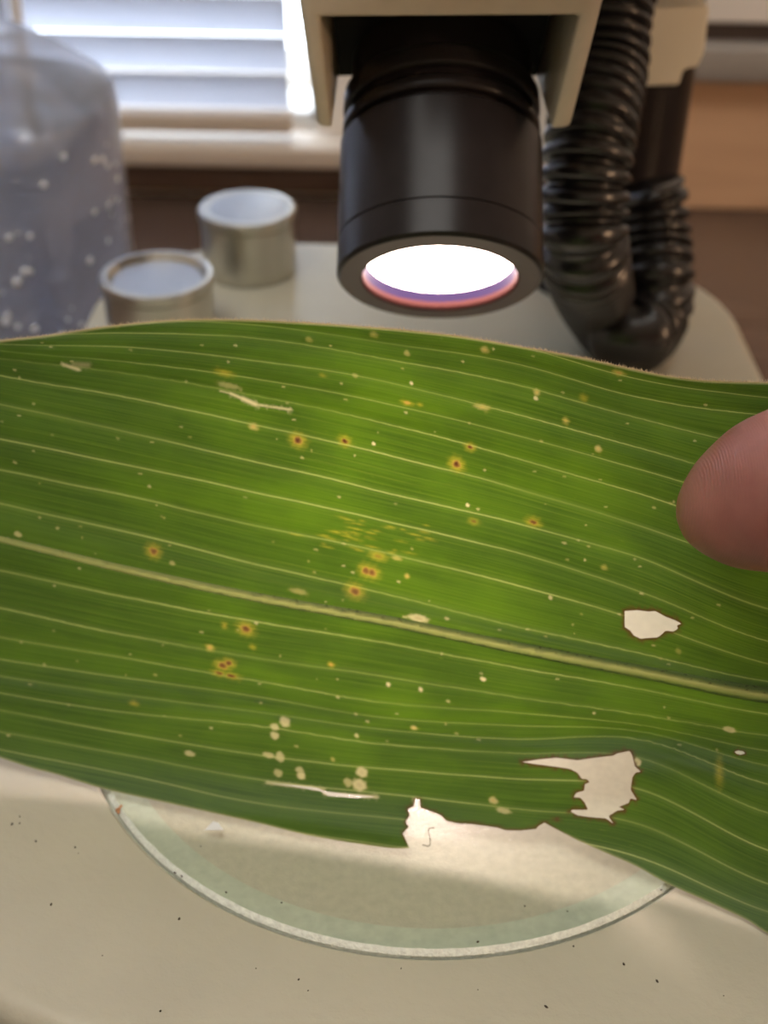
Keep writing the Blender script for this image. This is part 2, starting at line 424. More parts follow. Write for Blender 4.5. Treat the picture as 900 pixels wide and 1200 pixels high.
for a, b in ((28.3, 31.4), (33.0, 37.6)):
    mk('barrel_ring', *lathe_l([(a, 14.4), (a, R0 - 0.9), (a + 0.25, R0 - 0.45), (a + 0.8, R0 - 0.3), (b - 0.9, R0 - 0.35), (b - 0.2, R0 - 0.8), (b, 14.4)], 96, False, False), M_black, parent=brl, auto=50)
mk('front_face', *lathe_l([(-0.06, 12.35), (-0.06, 15.5)], 96, False, False), M_face, parent=brl, smooth=False)
mk('retaining_ring', *lathe_l([(0.0, 12.35), (-0.1, 12.2), (0.8, 11.95), (1.3, 11.85)], 96, False, False), pbr('salmon_lens_fringe', (0.05, 0.016, 0.014), 0.5, spec=0.1), parent=brl)  # salmon fringe of the lens light put into the ring colour
mk('reflector_ring', *lathe_l([(1.3, 11.85), (2.9, 11.4)], 96, False, False), pbr('violet_lens_fringe', (0.016, 0.010, 0.036), 0.5, spec=0.1), parent=brl)  # violet reflex of the lens painted as the wall's colour
mk('lamp_lens', *lathe_l([(2.85, 11.4), (2.6, 8.0), (2.4, 4.0), (2.3, 0.5)], 72, False, True), M_lamp, parent=brl)

# stage plate
sp = thing('stage_plate', (0, 0, -1.1), 'round clear glass stage plate with a ground white rim, set in the beige base', 'glass plate')
mk('glass_disc', *lathe((0, 0, 0), (0, 0, 1), [(0.35, 47.35), (0.36, 20), (0.36, 0.5)], 128, False, True), M_glass, parent=sp, smooth=False)
def nick(s, r, i):
    return -0.10 * abs(math.sin(i * 12.9898) * math.cos(i * 4.13)) ** 3 if r < 47.6 else 0
mk('ground_rim', *lathe((0, 0, 0), (0, 0, 1), [(0.36, 47.3), (0.32, 47.38), (-0.3, 47.85), (-1.1, 47.85)], 360, False, False, nick), M_edge, parent=sp, auto=30)

# ------------------------------------------------------------------ black corrugated hose
hk = [att(1010, -215, 236), att(850, -140, 228), att(745, -58, 225), att(716, 0, 225), att(707, 80, 224), att(692, 160, 218), att(683, 240, 219), att(686, 305, 226)]
g = onz(704, 360, 9.8); hk.append(g)
hk += [onz(738, 394, 9.6), onz(764, 368, 9.8)]
hk += [att(768, 330, 259), att(765, 285, 260), att(762, 245, 259.5), att(757, 222, 258)]

P = catmull(hk, 24)
P, ss = resample(P, 0.3)
def hrad(s):
    f = (s / 3.05) % 1.0
    return 7.95 - 1.7 * (0.5 + 0.5 * math.cos(2 * math.pi * f)) ** 2.2
rr = np.array([hrad(x) for x in ss])
props(mk('corrugated_hose', *tube(P, rr, 28), M_rubber), 'black corrugated hose looping down beside the lamp barrel onto the base', 'hose')

# ------------------------------------------------------------------ turned aluminium caps
def knurl(s, r, i): return 0.0
def metal_cap(x, y, r, h, label, dish):
    t = thing('metal_cap', (x, y, 0), label, 'metal cap', 'aluminium caps on the base behind the leaf')
    mk('body', *lathe((x, y, 0), (0, 0, 1), [(0, r - 0.9), (0.5, r - 0.5), (h - 3.0, r - 0.5), (h - 2.8, r - 0.9), (h - 2.4, r - 0.9), (h - 2.2, r), (h - 0.5, r), (h - 0.15, r - 0.25), (h, r - 0.7),
        (h, r - 1.5), (h - dish, r - 2.6), (h - dish * 1.05, r * 0.4), (h - dish * 1.05, 0.2)], 72, True, True), M_alu, parent=t, auto=30)
    mk('top_disc', *lathe((x, y, 0), (0, 0, 1), [(h - dish * 0.9, r - 2.7), (h - dish * 0.8, r - 2.8), (h - dish * 0.8, 0.2)], 60, False, True), M_aludisc, parent=t, auto=30)
    return t
c1 = onz(293, 316); c2 = onz(190, 388)
metal_cap(c1[0], c1[1], 11.2, 15.5, 'turned aluminium cap standing farther back on the base, near the desk', 0.25)
metal_cap(c2[0], c2[1], 11.9, 13.5, 'dished aluminium cap beside the bottle, just behind the leaf edge', 1.6)

# ------------------------------------------------------------------ water bottle
bx, by = -114.5, 178.0
rb = 40.0
bt = thing('water_bottle', (bx, by, -65), 'clear plastic bottle of water with bubbles at the left of the window', 'bottle')
zs = 27.0
wallp = [(-65, 30), (-64, rb - 2), (-61, rb), (zs - 2, rb), (zs + 1, rb - 0.5), (zs + 3.5, rb - 2.4), (zs + 6, rb - 6), (zs + 10, rb - 12), (zs + 15, rb - 21), (zs + 17, rb - 24.5), (zs + 34, rb - 25)]
mk('body', *lathe((bx, by, 0), (0, 0, 1), wallp, 96, True, False), M_plastic, parent=bt)
m, nt, b, out = mat('water')
setp(b, Base_Color=(0.84, 0.89, 0.97, 1), Roughness=0.02, IOR=1.33, Transmission_Weight=1.0)
M_water = m
zw = 26.5
mk('water', *lathe((bx, by, 0), (0, 0, 1), [(-64, 29), (-63, rb - 3), (-60.5, rb - 1), (zw, rb - 1), (zw, 0.3)], 96, True, True), M_water, parent=bt, auto=30)
bm = bmesh.new()
for k in range(330):
    th = rng.uniform(-2.2, 0.5); z = zw - 3 - abs(rng.normal(0, 1)) * 3 if rng.random() < 0.05 else rng.uniform(-60, zw - 8)
    if rng.random() < 0.45: z = rng.uniform(-62, -22)
    r = rng.uniform(0.5, 1.3)
    p = (bx + (rb - 0.7) * math.cos(th), by + (rb - 0.7) * math.sin(th), z)
    bmesh.ops.create_icosphere(bm, subdivisions=2, radius=r, matrix=Matrix.Translation(p))
o = mk('bubbles', *dump(bm), pbr('bubble_white', (0.80, 0.82, 0.87), 0.1), parent=bt); o['kind'] = 'stuff'
mk('collar_ring', *lathe((bx, by, 0), (0, 0, 1), [(zs + 30, rb - 23.6), (zs + 30.5, rb - 21), (zs + 32, rb - 21), (zs + 32.5, rb - 23.6)], 48, False, False), M_plastic, parent=bt)
M_cap = pbr('tan_cap', (0.45, 0.36, 0.25), 0.5, noise=0.05)
mk('cap', *lathe((bx, by, 0), (0, 0, 1), [(zs + 33, rb - 22.5), (zs + 50, rb - 22.8), (zs + 51, rb - 23.5), (zs + 58, rb - 30), (zs + 75, rb - 33)], 48), M_cap, parent=bt, auto=40)
tp = catmull([(bx + 12, by - 6, zs + 30), (bx + 16, by - 14, zs - 20), (bx + 22, by - 18, -60)], 16)
M_tube = thin_clear('dip_tube_plastic', (0.82, 0.85, 0.93), 1.5, 0.2)
mk('dip_tube', *tube(tp, 3.0, 16), M_tube, parent=bt)

# ------------------------------------------------------------------ the leaf
VX = np.array([0, 150, 300, 450, 600, 750, 900], float)
VEINS = np.array([
 [372, 362, 366, 386, 405, 445, 466],
 [385, 376, 381, 402, 425, 466, 487],
 [393, 390, 396, 420, 449, 490, 525],
 [403, 407, 423, 447, 485, 525, 566],
 [411, 425, 444, 472, 509, 550, 592],
 [419, 437, 463, 495, 535, 579, 626],
 [440, 466, 498, 532, 571, 616, 664],
 [474, 507, 541, 577, 612, 654, 713],
 [514, 545, 577, 610, 646, 694, 752],
 [551, 581, 616, 648, 684, 727, 778],
 [590, 624, 661, 696, 733, 766, 799],
 [632, 668, 700, 727, 758, 787, 815],
 [668, 700, 728, 753, 781, 807, 837],
 [712, 745, 771, 793, 817, 838, 862],
 [747, 772, 798, 824, 835, 850, 880],
 [773, 795, 816, 841, 850, 857, 897],
 [792, 815, 834, 855, 866, 866, 918],
 [812, 835, 850, 872, 882, 888, 952],
 [832, 860, 885, 901, 912, 925, 997],
 [858, 885, 913, 930, 948, 966, 1035],
 [878, 908, 941, 958, 975, 1005, 1068],
 [905, 932, 968, 990, 1008, 1050, 1100],
 [940, 966, 1004, 1030, 1050, 1095, 1140]], float)
MID = 11
ex0 = VEINS[:, 0] - (VEINS[:, 1] - VEINS[:, 0]) * 1.0; ex1 = VEINS[:, -1] + (VEINS[:, -1] - VEINS[:, -2]) * 0.9
VXE = np.r_[-240, VX, 1160]; VE = np.c_[ex0 - 18, VEINS, ex1]
def vein_y(i, x):
    """smooth curve of vein i"""
    x = np.atleast_1d(np.asarray(x, float))
    k = np.clip(np.searchsorted(VXE, x) - 1, 0, len(VXE) - 2)
    def sl(k):
        km = np.clip(k - 1, 0, len(VXE) - 1); kp = np.clip(k + 1, 0, len(VXE) - 1)
        return (VE[i, kp] - VE[i, km]) / (VXE[kp] - VXE[km])
    h = VXE[k + 1] - VXE[k]; t = np.clip((x - VXE[k]) / h, -0.2, 1.2)
    return (2 * t**3 - 3 * t**2 + 1) * VE[i, k] + (t**3 - 2 * t**2 + t) * h * sl(k) + (-2 * t**3 + 3 * t**2) * VE[i, k + 1] + (t**3 - t**2) * h * sl(k + 1)
def vcoord(x, y):
    Y = np.stack([vein_y(i, x) for i in range(len(VE))], 1)     # n x m
    n, m = Y.shape
    k = np.clip((Y <= y[:, None]).sum(1) - 1, 0, m - 2)
    a = Y[np.arange(n), k]; b = Y[np.arange(n), k + 1]
    return k + (y - a) / (b - a)

def leaf_y0(x):
    return np.where(x < 0, -33.2 - 0.19 * x - 0.0012 * x * x, -33.2 - 0.19 * x - 0.0030 * x * x)
def lean(z): return 0.55 * z - 0.0036 * z * z + 5.2 * (1 - np.exp(-np.clip(z, -1, 99) / 2.3))
def leaf_pt(px, py):
    """leaf surface points for outline coordinates measured along the sight lines"""
    px = np.atleast_1d(np.asarray(px, float)); py = np.atleast_1d(np.asarray(py, float))
    D = (px - 450)[:, None] / 1500 * RGT - (py - 600)[:, None] / 1500 * UPV + FWD
    t = np.full(len(px), 130.0)
    for _ in range(60):
        Q = CAM + D * t[:, None]
        f = Q[:, 1] - leaf_y0(Q[:, 0]) - lean(Q[:, 2])
        t = t - 0.6 * f / (D[:, 1] - 0.5 * D[:, 2] + 0.19 * D[:, 0])
    v = vcoord(px, py)
    u = px / 100.0
    # relief: channel at the midrib, long ripples along the veins, a buckle at the tear
    w = -0.9 * np.exp(-((v - MID) / 0.9) ** 2) + 0.28 * np.sin(v * 1.35 + 0.5 * np.sin(u * 0.8)) + 0.25 * np.sin(u * 0.9 + v * 0.5)
    w += 0.10 * np.cos(2 * math.pi * v)
    w += 1.6 * np.exp(-((px - 760) / 130) ** 2 - ((py - 862) / 26) ** 2) 
    w += 0.012 * np.clip(py - 870, 0, None) * np.exp(-((px - 560) / 120) ** 2) * -0.6
    tt = t + w * np.clip((CAM + D * t[:, None])[:, 2] / 12.0, 0.15, 1)
    tt = np.minimum(tt, (0.55 - CAM[2]) / D[:, 2])          # never below the stage
    return CAM + D * tt[:, None]

TOP = [(-230, 452), (-140, 424), (-60, 408), (0, 399), (60, 392), (120, 383), (180, 376.5), (240, 374), (300, 375), (360, 378), (420, 382), (480, 387), (540, 394), (600, 404),
       (650, 413), (700, 423), (740, 432), (780, 440), (820, 445), (860, 447), (900, 448), (960, 451), (1040, 462), (1150, 488)]
BOTL = [(-230, 772), (-140, 828), (-60, 868), (0, 888), (33, 899), (67, 908), (127, 926), (200, 942), (300, 964), (367, 980), (450, 993), (480, 994)]
NOTCH = [(475.5, 984.5), (472, 976.7), (479, 969), (475.5, 963), (480, 955.5), (478, 948), (484.5, 945), (486.7, 936.7), (492, 936.7), (492.5, 946.7), (505.5, 951), (516.7, 955.5), (523, 962),
         (539, 965.5), (550, 965.5), (570, 968), (583, 970), (592, 973), (610, 973.3), (628, 971.5), (631, 968), (638, 964)]
BOTR = [(675, 984), (711, 1000), (745, 1015), (783, 1036), (830, 1057), (875, 1078), (900, 1094), (960, 1122), (1050, 1152), (1150, 1168)]
HOLE1 = [(612, 893), (632, 890), (652, 888), (677, 891), (697, 888), (719, 885.5), (723, 883), (738, 880), (741, 885.5), (744, 898), (751, 904.5), (744.5, 905.5), (741, 911), (739, 925.5), (746.7, 937.8),
         (739, 935.5), (736.7, 941), (725.5, 945.5), (732, 949), (723, 950), (713, 956.7), (719, 965.5), (710, 959), (694, 957.8), (676.7, 955.5), (669, 951), (670, 949), (689, 949), (685.5, 941), (680, 934.5),
         (672, 934.5), (675.5, 929), (684.5, 926.7), (685.5, 919), (691, 916.7), (688, 913), (682, 913), (676.7, 905.5), (668, 901), (652, 898.5), (628, 895.5)]
HOLE2 = [(732, 716), (747, 715), (760, 716.7), (768, 716), (780, 722.7), (790.7, 726.7), (798.7, 731), (793, 732.7), (794.7, 736.7), (789, 740), (780, 739), (776, 743), (770.7, 747), (758.7, 747.6), (750.7, 748.7),
         (742.7, 744.7), (738.7, 739), (732, 734.7), (732, 727)]
SLIT = [(314, 917.5), (345, 920.2), (372, 923.2), (380, 927), (400, 929.8), (428, 932.5), (441, 934), (415, 935.2), (385, 932.8), (376, 927.4), (345, 922)]
SLIT2 = [(861, 881), (865, 879.5), (871, 880.5), (873, 883), (868, 884.5), (863, 883.5)]
def smooth_line(P, step=4.0):
    q, _ = resample(catmull(P, 10), step); return np.vstack([q, np.array(P[-1])[None]])
top = smooth_line(TOP); bl_ = smooth_line(BOTL); br_ = smooth_line(BOTR)
def dens(P, step=2.5, jit=0.0):
    P = np.vstack([P, P[:1]]); q, _ = resample(np.asarray(P, float), step); return q
bnd = np.vstack([top, br_[::-1], np.array(NOTCH)[::-1], bl_[::-1]])
holes = [dens(HOLE1), dens(HOLE2), dens(SLIT), dens(SLIT2, 1.5)]
# lesions: x, y, rx, ry, brown, yellow, pale
LES = [(349, 516, 12, 10, 1, 1, 0), (404, 517, 9, 8, 1, .9, 0), (551, 524, 8, 6, 1, .9, 0), (535, 544, 11, 10, 1, 1, 0), (555, 611, 8, 5, .7, .7, 0), (625, 612, 11, 7, .9, .9, 0), (180, 646, 11, 10, .8, 1, 0),
       (443, 652, 12, 7, .45, .7, 0), (429, 669, 11, 10, .8, 1, 0), (436, 671, 11, 10, .8, 1, 0), (416, 693, 14, 11, .8, 1, 0), (288, 737, 13, 10, .9, 1, 0), (261, 780, 12, 8, .9, 1, 0), (268, 777, 10, 7, .9, 1, 0),
       (257, 789, 11, 5, .9, .9, 0), (271, 792, 13, 5, 1, .9, 0), (490, 724.5, 14, 5, .25, .4, .8), (297, 500, 7, 5, 0, .9, .2), (565, 477, 11, 4, 0, .8, .2), (477, 472, 9, 4, 0, 1, 0), (492, 474, 5, 3, 0, .7, 0),
       (663, 493, 5, 5, 0, .8, .1), (701, 526, 5, 5, 0, .9, .3), (708, 665, 5, 4, 0, .6, .1), (629, 460, 5, 5, 0, .8, .2), (684, 466, 6, 6, 0, .5, 0), (568, 410, 6, 5, .1, .8, .2), (725, 437, 9, 4, .2, .9, .1),
       (246, 759, 6, 5, 0, 1, .1), (263, 733, 5, 5, 0, .7, 0), (296, 758, 5, 4, 0, .6, 0), (157, 824, 7, 4, 0, .7, 0), (388, 779, 5, 4, 0, 1, 0), (424, 905, 8, 7, .1, .5, .9), (421, 920, 10, 8, .15, .5, .9),
       (408, 917, 6, 6, 0, .5, .5), (334, 846, 7, 7, 0, .3, .8), (322, 852, 6, 5, 0, .3, .7), (322, 862, 6, 5, 0, .3, .7), (315, 885, 8, 4, 0, .3, .6), (328, 887, 6, 7, 0, .3, .6), (351, 902, 6, 4, 0, .4, .6),
       (353, 909, 6, 5, 0, .6, .8), (326, 906, 6, 5, 0, .3, .5), (578, 938, 6, 5, .15, 1, .5), (590, 950, 10, 4, 0, .4, .6), (855, 855, 9, 4, .2, .5, .6), (747, 893, 5, 5, .1, .4, .8), (222, 883, 7, 4, 0, .3, .6),
       (21, 626, 5, 4, 0, .5, .5), (485, 853, 5, 3, 0, 1, .3), (566, 796, 4, 3, 0, .4, 1), (455, 802, 3, 3, 0, .4, 1), (493, 808, 3, 3, 0, .4, 1), (843, 905, 6, 22, 0, .6, 0), 
       (263, 437, 14, 5, 0, .7, 0), (268, 452, 16, 4, 0, .4, .3), (137, 381, 4, 4, 0, .5, 0), (350, 693, 12, 4, 0, .5, .2), (438, 392, 6, 4, 0, .6, .1), (362, 398, 5, 4, 0, .5, .1), (416, 440, 4, 3, 0, .5, .2),
       (378, 440, 5, 3, 0, .5, 0), (477, 414, 4, 4, 0, .5, .2), (640, 404, 4, 3, 0, .5, .2), (202, 660, 4, 3, 0, .4, .3), (438, 520, 2.5, 2.5, 0, 0, 1), (482, 449, 2.5, 2.5, 0, 0, 1), (548, 592, 2.5, 2.5, 0, 0, 1),
       (628, 467, 3, 3, 0, 0, .8), (300, 730, 3, 2, 0, 0, .6), (795, 763, 4, 4, 0, .4, .1), (645, 700, 3, 3, 0, .3, .6), (418, 862, 3, 3, 0, .5, .6), (390, 890, 3, 3, 0, .8, .2), (477, 675, 4, 4, 0, .9, .1), (465, 654, 7, 3, .15, .7, .2)]
for _ in range(46):        # fine yellow flecks between the veins
    LES.append((rng.normal(420, 38), rng.normal(628, 14), rng.uniform(4, 11), rng.uniform(1.0, 1.8), 0, rng.uniform(.35, .6), 0))
for _ in range(170):       # tiny pale freckles
    fx = rng.uniform(0, 900); LES.append((fx, rng.uniform(400, 880), rng.uniform(1.3, 3.2), rng.uniform(1.0, 1.8), 0, rng.uniform(.1, .5), rng.uniform(.15, .6)))
LES = np.array(LES)
PALE_LINES = [((258, 458), (270, 461), 1.3, .6), ((270, 461), (284, 467), 1.9, .9), ((284, 467), (300, 474), 2.9, 1.0), ((300, 474), (340, 480), 1.6, .8), ((74, 427), (92, 433), 2.2, .9), ((86, 427), (103, 428), 3.4, .4),
              ((312, 917), (380, 925), 2.2, .7), ((380, 930), (443, 934), 2.2, .9), ((486, 937), (490, 946), 3.5, .6), ((600, 614), (568, 627), 0.1, 0.0)]
# interior points
def inside(P, poly):
    x, y = P[:, 0], P[:, 1]; res = np.zeros(len(P), bool); n = len(poly)
    for i in range(n):
        x1, y1 = poly[i]; x2, y2 = poly[(i + 1) % n]
        if y1 == y2: continue
        c = ((y1 > y) != (y2 > y)) & (x < (x2 - x1) * (y - y1) / (y2 - y1) + x1); res ^= c
    return res
def segdist(P, poly, closed=True):
    D = np.full(len(P), 1e9); n = len(poly)
    for i in range(n if closed else n - 1):
        a = poly[i]; b = poly[(i + 1) % n]; ab = b - a; l2 = ab @ ab + 1e-12
        t = np.clip(((P - a) @ ab) / l2, 0, 1); D = np.minimum(D, np.linalg.norm(P - a - t[:, None] * ab, axis=1))
    return D
gx, gy = np.meshgrid(np.arange(-228, 1149, 4.6), np.arange(376, 1166, 4.6))
gx = gx + (np.arange(gx.shape[0]) % 2)[:, None] * 2.3
G = [np.c_[gx.ravel(), gy.ravel()] + rng.uniform(-.5, .5, (gx.size, 2))]
for l in LES:
    if l[2] > 40 or l[0] > 1000: continue
    k = np.arange(-1.25, 1.26, 0.22 if l[2] > 3.3 else 0.4); a, b = np.meshgrid(k * max(l[2], 3.5), k * max(l[3], 3.5))
    G.append(np.c_[a.ravel() + l[0], b.ravel() + l[1]] + rng.uniform(-.2, .2, (a.size, 2)))
for a, b, wd, st in PALE_LINES:
    tt = rng.uniform(0, 1, 160); G.append(np.array(a) + tt[:, None] * (np.array(b) - np.array(a)) + rng.normal(0, wd * 0.8, (160, 2)))
for h in holes:
    for off in (1.2, 2.6, 4.2):
        c = h.mean(0); q = h + rng.normal(0, off, h.shape); G.append(q)
for L_ in (top, bl_, br_):
    c_ = resample(L_, 3.0)[0]; t_ = np.gradient(c_, axis=0); t_ /= np.linalg.norm(t_, axis=1)[:, None]; n_2 = np.stack([-t_[:, 1], t_[:, 0]], 1) * (1 if L_ is top else -1)
    for off in (1.7, 3.4): G.append(c_ + n_2 * off)
G = np.vstack(G)
ok = inside(G, bnd)
near = np.minimum(segdist(G[ok], bnd), 9e9); idx = np.where(ok)[0]; ok[idx[near < 1.4]] = False
for h in holes:
    ok &= ~inside(G, h)
    m_ = (np.abs(G - h.mean(0)) < np.ptp(h, axis=0) * 0.5 + 8).all(1) & ok; i2 = np.where(m_)[0]
    ok[i2[segdist(G[i2], h) < 0.7]] = False
G = G[ok]
key = np.round(G / 1.0).astype(int); _, uniq = np.unique(key, axis=0, return_index=True); G = G[uniq]
pts = [bnd] + holes; edges = []; b0 = 0
for p in pts:
    n = len(p); edges += [(b0 + i, b0 + (i + 1) % n) for i in range(n)]; b0 += n
ALL = np.vstack(pts + [G])
res = delaunay_2d_cdt([Vector(p) for p in ALL.tolist()], edges, [], 0, 1e-5)
vo = np.array([[v[0], v[1]] for v in res[0]]); fo = np.array([f for f in res[2] if len(f) == 3])
cen = vo[fo].mean(1); keep = inside(cen, bnd)
for h in holes: keep &= ~inside(cen, h)
RIBX = np.array([-230, 0, 200, 450, 700, 900, 1150]); RIBW = np.array([2, 3, 4.2, 5.2, 6.2, 7.6, 10])
keep &= ~((np.abs(cen[:, 1] - vein_y(MID, cen[:, 0])) < np.interp(cen[:, 0], RIBX, RIBW) * 0.62))      # the rib itself closes this strip
fo = fo[keep]
used = np.unique(fo); remap = -np.ones(len(vo), int); remap[used] = np.arange(len(used)); vo = vo[used]; fo = remap[fo]
# orient toward the camera: in these coordinates y runs downward
ar = (vo[fo[:, 1]] - vo[fo[:, 0]]); br2 = (vo[fo[:, 2]] - vo[fo[:, 0]]); cr = ar[:, 0] * br2[:, 1] - ar[:, 1] * br2[:, 0]
fo[cr > 0] = fo[cr > 0][:, ::-1]
P3 = leaf_pt(vo[:, 0], vo[:, 1])
lf_org = leaf_pt([470], [990])[0]
lf = thing('corn_leaf', tuple(lf_org), 'broad green maize leaf with yellow-ringed lesions and torn holes, held upright on the stage', 'leaf')

# marks: R brown, G yellow, B pale
brown = np.zeros(len(vo)); yel = np.zeros(len(vo)); pale = np.zeros(len(vo))
sl_ = 0.2
for x, y, rx, ry, br, ye, pa in LES:
    dx = vo[:, 0] - x; dy = vo[:, 1] - y - sl_ * dx
    q = np.sqrt((dx / rx) ** 2 + (dy / ry) ** 2)
    m_ = q < 1.6
    n_ = 0.07 * np.sin(vo[m_, 0] * 0.7 + vo[m_, 1] * 0.5) + 0.06 * np.sin(vo[m_, 1] * 0.9 - vo[m_, 0] * 0.3)
    qm = q[m_] * (1 + n_)
    yel[m_] = np.maximum(yel[m_], ye * np.clip(1.25 - qm, 0, 1) ** 1.3)
    brown[m_] = np.maximum(brown[m_], br * np.clip((0.46 - qm) / 0.22, 0, 1))
    pale[m_] = np.maximum(pale[m_], pa * np.clip((1.0 - qm) / 0.35, 0, 1))
for a, b, wd, st in PALE_LINES:
    if st <= 0: continue
    dd = segdist(vo, np.array([a, b], float), False); pale = np.maximum(pale, st * np.clip(1.3 - dd / wd, 0, 1))
margin = np.full(len(vo), 1e9)
for h, wd in ((holes[0], 2.6), (holes[1], 3.0), (holes[3], 1.5)):
    i2 = np.where((np.abs(vo - (h.min(0) + h.max(0)) / 2) < np.ptp(h, axis=0) * 0.5 + 10).all(1))[0]
    dd = segdist(vo[i2], h); wob = 1 + 0.6 * np.sin(vo[i2, 0] * 0.9) * np.sin(vo[i2, 1] * 0.7)
    brown[i2] = np.maximum(brown[i2], 0.85 * np.clip(1.4 - dd / (wd * wob), 0, 1))
nt_ = np.array(NOTCH); i2 = np.where((vo[:, 0] > 465) & (vo[:, 0] < 680) & (vo[:, 1] > 930))[0]
dd = segdist(vo[i2], nt_, False); brown[i2] = np.maximum(brown[i2], 0.8 * np.clip(1.3 - dd / 2.6, 0, 1))
dd = segdist(vo[i2], np.array([(638, 964), (650, 961), (662, 957), (664, 951), (669, 950)], float), False); brown[i2] = np.maximum(brown[i2], 0.9 * np.clip(1.2 - dd / 1.8, 0, 1))
dd = segdist(vo[i2], np.array([(676, 905), (691, 916), (686, 932), (689, 949)], float), False); brown[i2] = np.maximum(brown[i2], 0.6 * np.clip(1.0 - dd / 5, 0, 1))
et = segdist(vo, top, False); pale = np.maximum(pale, 0.9 * np.clip(1.1 - et / 3.0, 0, 1))  # lamp light catching the top edge, put into the pale mark
eb = np.minimum(segdist(vo, bl_, False), segdist(vo, br_, False)); pale = np.maximum(pale, 0.5 * np.clip(1.0 - eb / 2.6, 0, 1))

def leaf_mat(name, midrib=False):
    m, nt, b, out = mat(name); N = nt.nodes; L = nt.links; N.remove(b)
    def math_(op, a, bb=None, clamp=False):
        n = N.new('ShaderNodeMath'); n.operation = op; n.use_clamp = clamp
        for i, q in enumerate((a, bb)):
            if q is None: continue
            if isinstance(q, (int, float)): n.inputs[i].default_value = q
            else: L.new(q, n.inputs[i])
        return n.outputs[0]
    def mix(f, a, bb, mode='MIX'):
        n = N.new('ShaderNodeMix'); n.data_type = 'RGBA'; n.blend_type = mode
        if isinstance(f, (int, float)): n.inputs[0].default_value = f
        else: L.new(f, n.inputs[0])
        for i, q in ((6, a), (7, bb)):
            if isinstance(q, tuple): n.inputs[i].default_value = (*q, 1)
            else: L.new(q, n.inputs[i])
        return n.outputs[2]
    def rng_(x, a, bb, c, d_):
        n = N.new('ShaderNodeMapRange'); n.inputs[1].default_value = a; n.inputs[2].default_value = bb; n.inputs[3].default_value = c; n.inputs[4].default_value = d_
        L.new(x, n.inputs[0]); return n.outputs[0]
    uv = N.new('ShaderNodeUVMap'); uv.uv_map = 'veins'
    sx = N.new('ShaderNodeSeparateXYZ'); L.new(uv.outputs[0], sx.inputs[0]); U, Vv = sx.outputs[0], sx.outputs[1]
    V10 = math_('MULTIPLY', Vv, 30.0)          # uv stored as u/12, v/30
    U10 = math_('MULTIPLY', U, 12.0)
    def noise(su, sv, det=2, off=0.0):
        c = N.new('ShaderNodeCombineXYZ'); L.new(math_('MULTIPLY', U10, su), c.inputs[0]); L.new(math_('MULTIPLY', V10, sv), c.inputs[1]); c.inputs[2].default_value = off
        t = N.new('ShaderNodeTexNoise'); t.inputs['Scale'].default_value = 1; t.inputs['Detail'].default_value = det; L.new(c.outputs[0], t.inputs['Vector']); return t.outputs['Fac']
    wob = math_('MULTIPLY', math_('SUBTRACT', noise(0.9, 0.7, 1, 3.3), 0.5), 0.10)
    vv = math_('ADD', V10, wob)
    # main veins at whole numbers
    fr = math_('ABSOLUTE', math_('SUBTRACT', math_('FRACT', math_('ADD', vv, 0.5)), 0.5))
    line = rng_(fr, 0.008, 0.026, 0.7, 0)
    vstr = rng_(noise(0.35, 0.9, 1, 9.1), 0.35, 0.62, 0.30, 1.0)
    line = math_('MULTIPLY', line, vstr)
    # soft pale band beside veins
    soft = math_('MULTIPLY', rng_(fr, 0.03, 0.16, 1, 0), 0.12)
    # fine secondary veins
    f2 = math_('ABSOLUTE', math_('SUBTRACT', math_('FRACT', math_('MULTIPLY', vv, 5.0)), 0.5))
    line2 = math_('MULTIPLY', rng_(f2, 0.40, 0.5, 0, 1), rng_(noise(0.5, 5.0, 1, 5.5), 0.38, 0.66, 0.05, 0.60))
    fine = noise(0.55, 26, 3, 1.0)
    fine2 = noise(3.0, 60, 2, 2.0)
    patch = noise(0.8, 0.45, 3, 4.0)
    fleck = rng_(noise(9, 22, 2, 7.0), 0.66, 0.78, 0, 1)
    fleckzone = rng_(noise(0.9, 0.8, 2, 8.0), 0.5, 0.66, 0.12, 1)
    att_ = N.new('ShaderNodeAttribute'); att_.attribute_name = 'marks'
    sc = N.new('ShaderNodeSeparateColor'); L.new(att_.outputs['Color'], sc.inputs[0]); aB, aY, aP = sc.outputs[0], sc.outputs[1], sc.outputs[2]
    # colour of transmitted light
    dark = (0.020, 0.046, 0.0014); lite = (0.044, 0.088, 0.0026)
    tc_ = mix(rng_(fine, 0.36, 0.64, 0, 1), dark, lite)
    grain = noise(34, 40, 2, 12.0)
    tc_ = mix(rng_(grain, 0.3, 0.72, 0.35, 0), tc_, (0.010, 0.026, 0.001))
    tc_ = mix(rng_(fine2, 0.35, 0.65, 0, 0.55), tc_, (0.025, 0.06, 0.002))
    tc_ = mix(rng_(patch, 0.42, 0.68, 0, 0.55), tc_, (0.065, 0.135, 0.003))
    tc_ = mix(math_('MULTIPLY', math_('MULTIPLY', fleck, fleckzone), 0.7), tc_, (0.13, 0.18, 0.012))
    tc_ = mix(math_('ADD', soft, line2, True), tc_, (0.11, 0.16, 0.015))
    tc_ = mix(line, tc_, (0.22, 0.25, 0.07))
    rc = mix(rng_(fine, 0.3, 0.7, 0, 1), (0.028, 0.060, 0.013), (0.055, 0.102, 0.021))
    rc = mix(math_('ADD', line, soft, True), rc, (0.30, 0.36, 0.14))
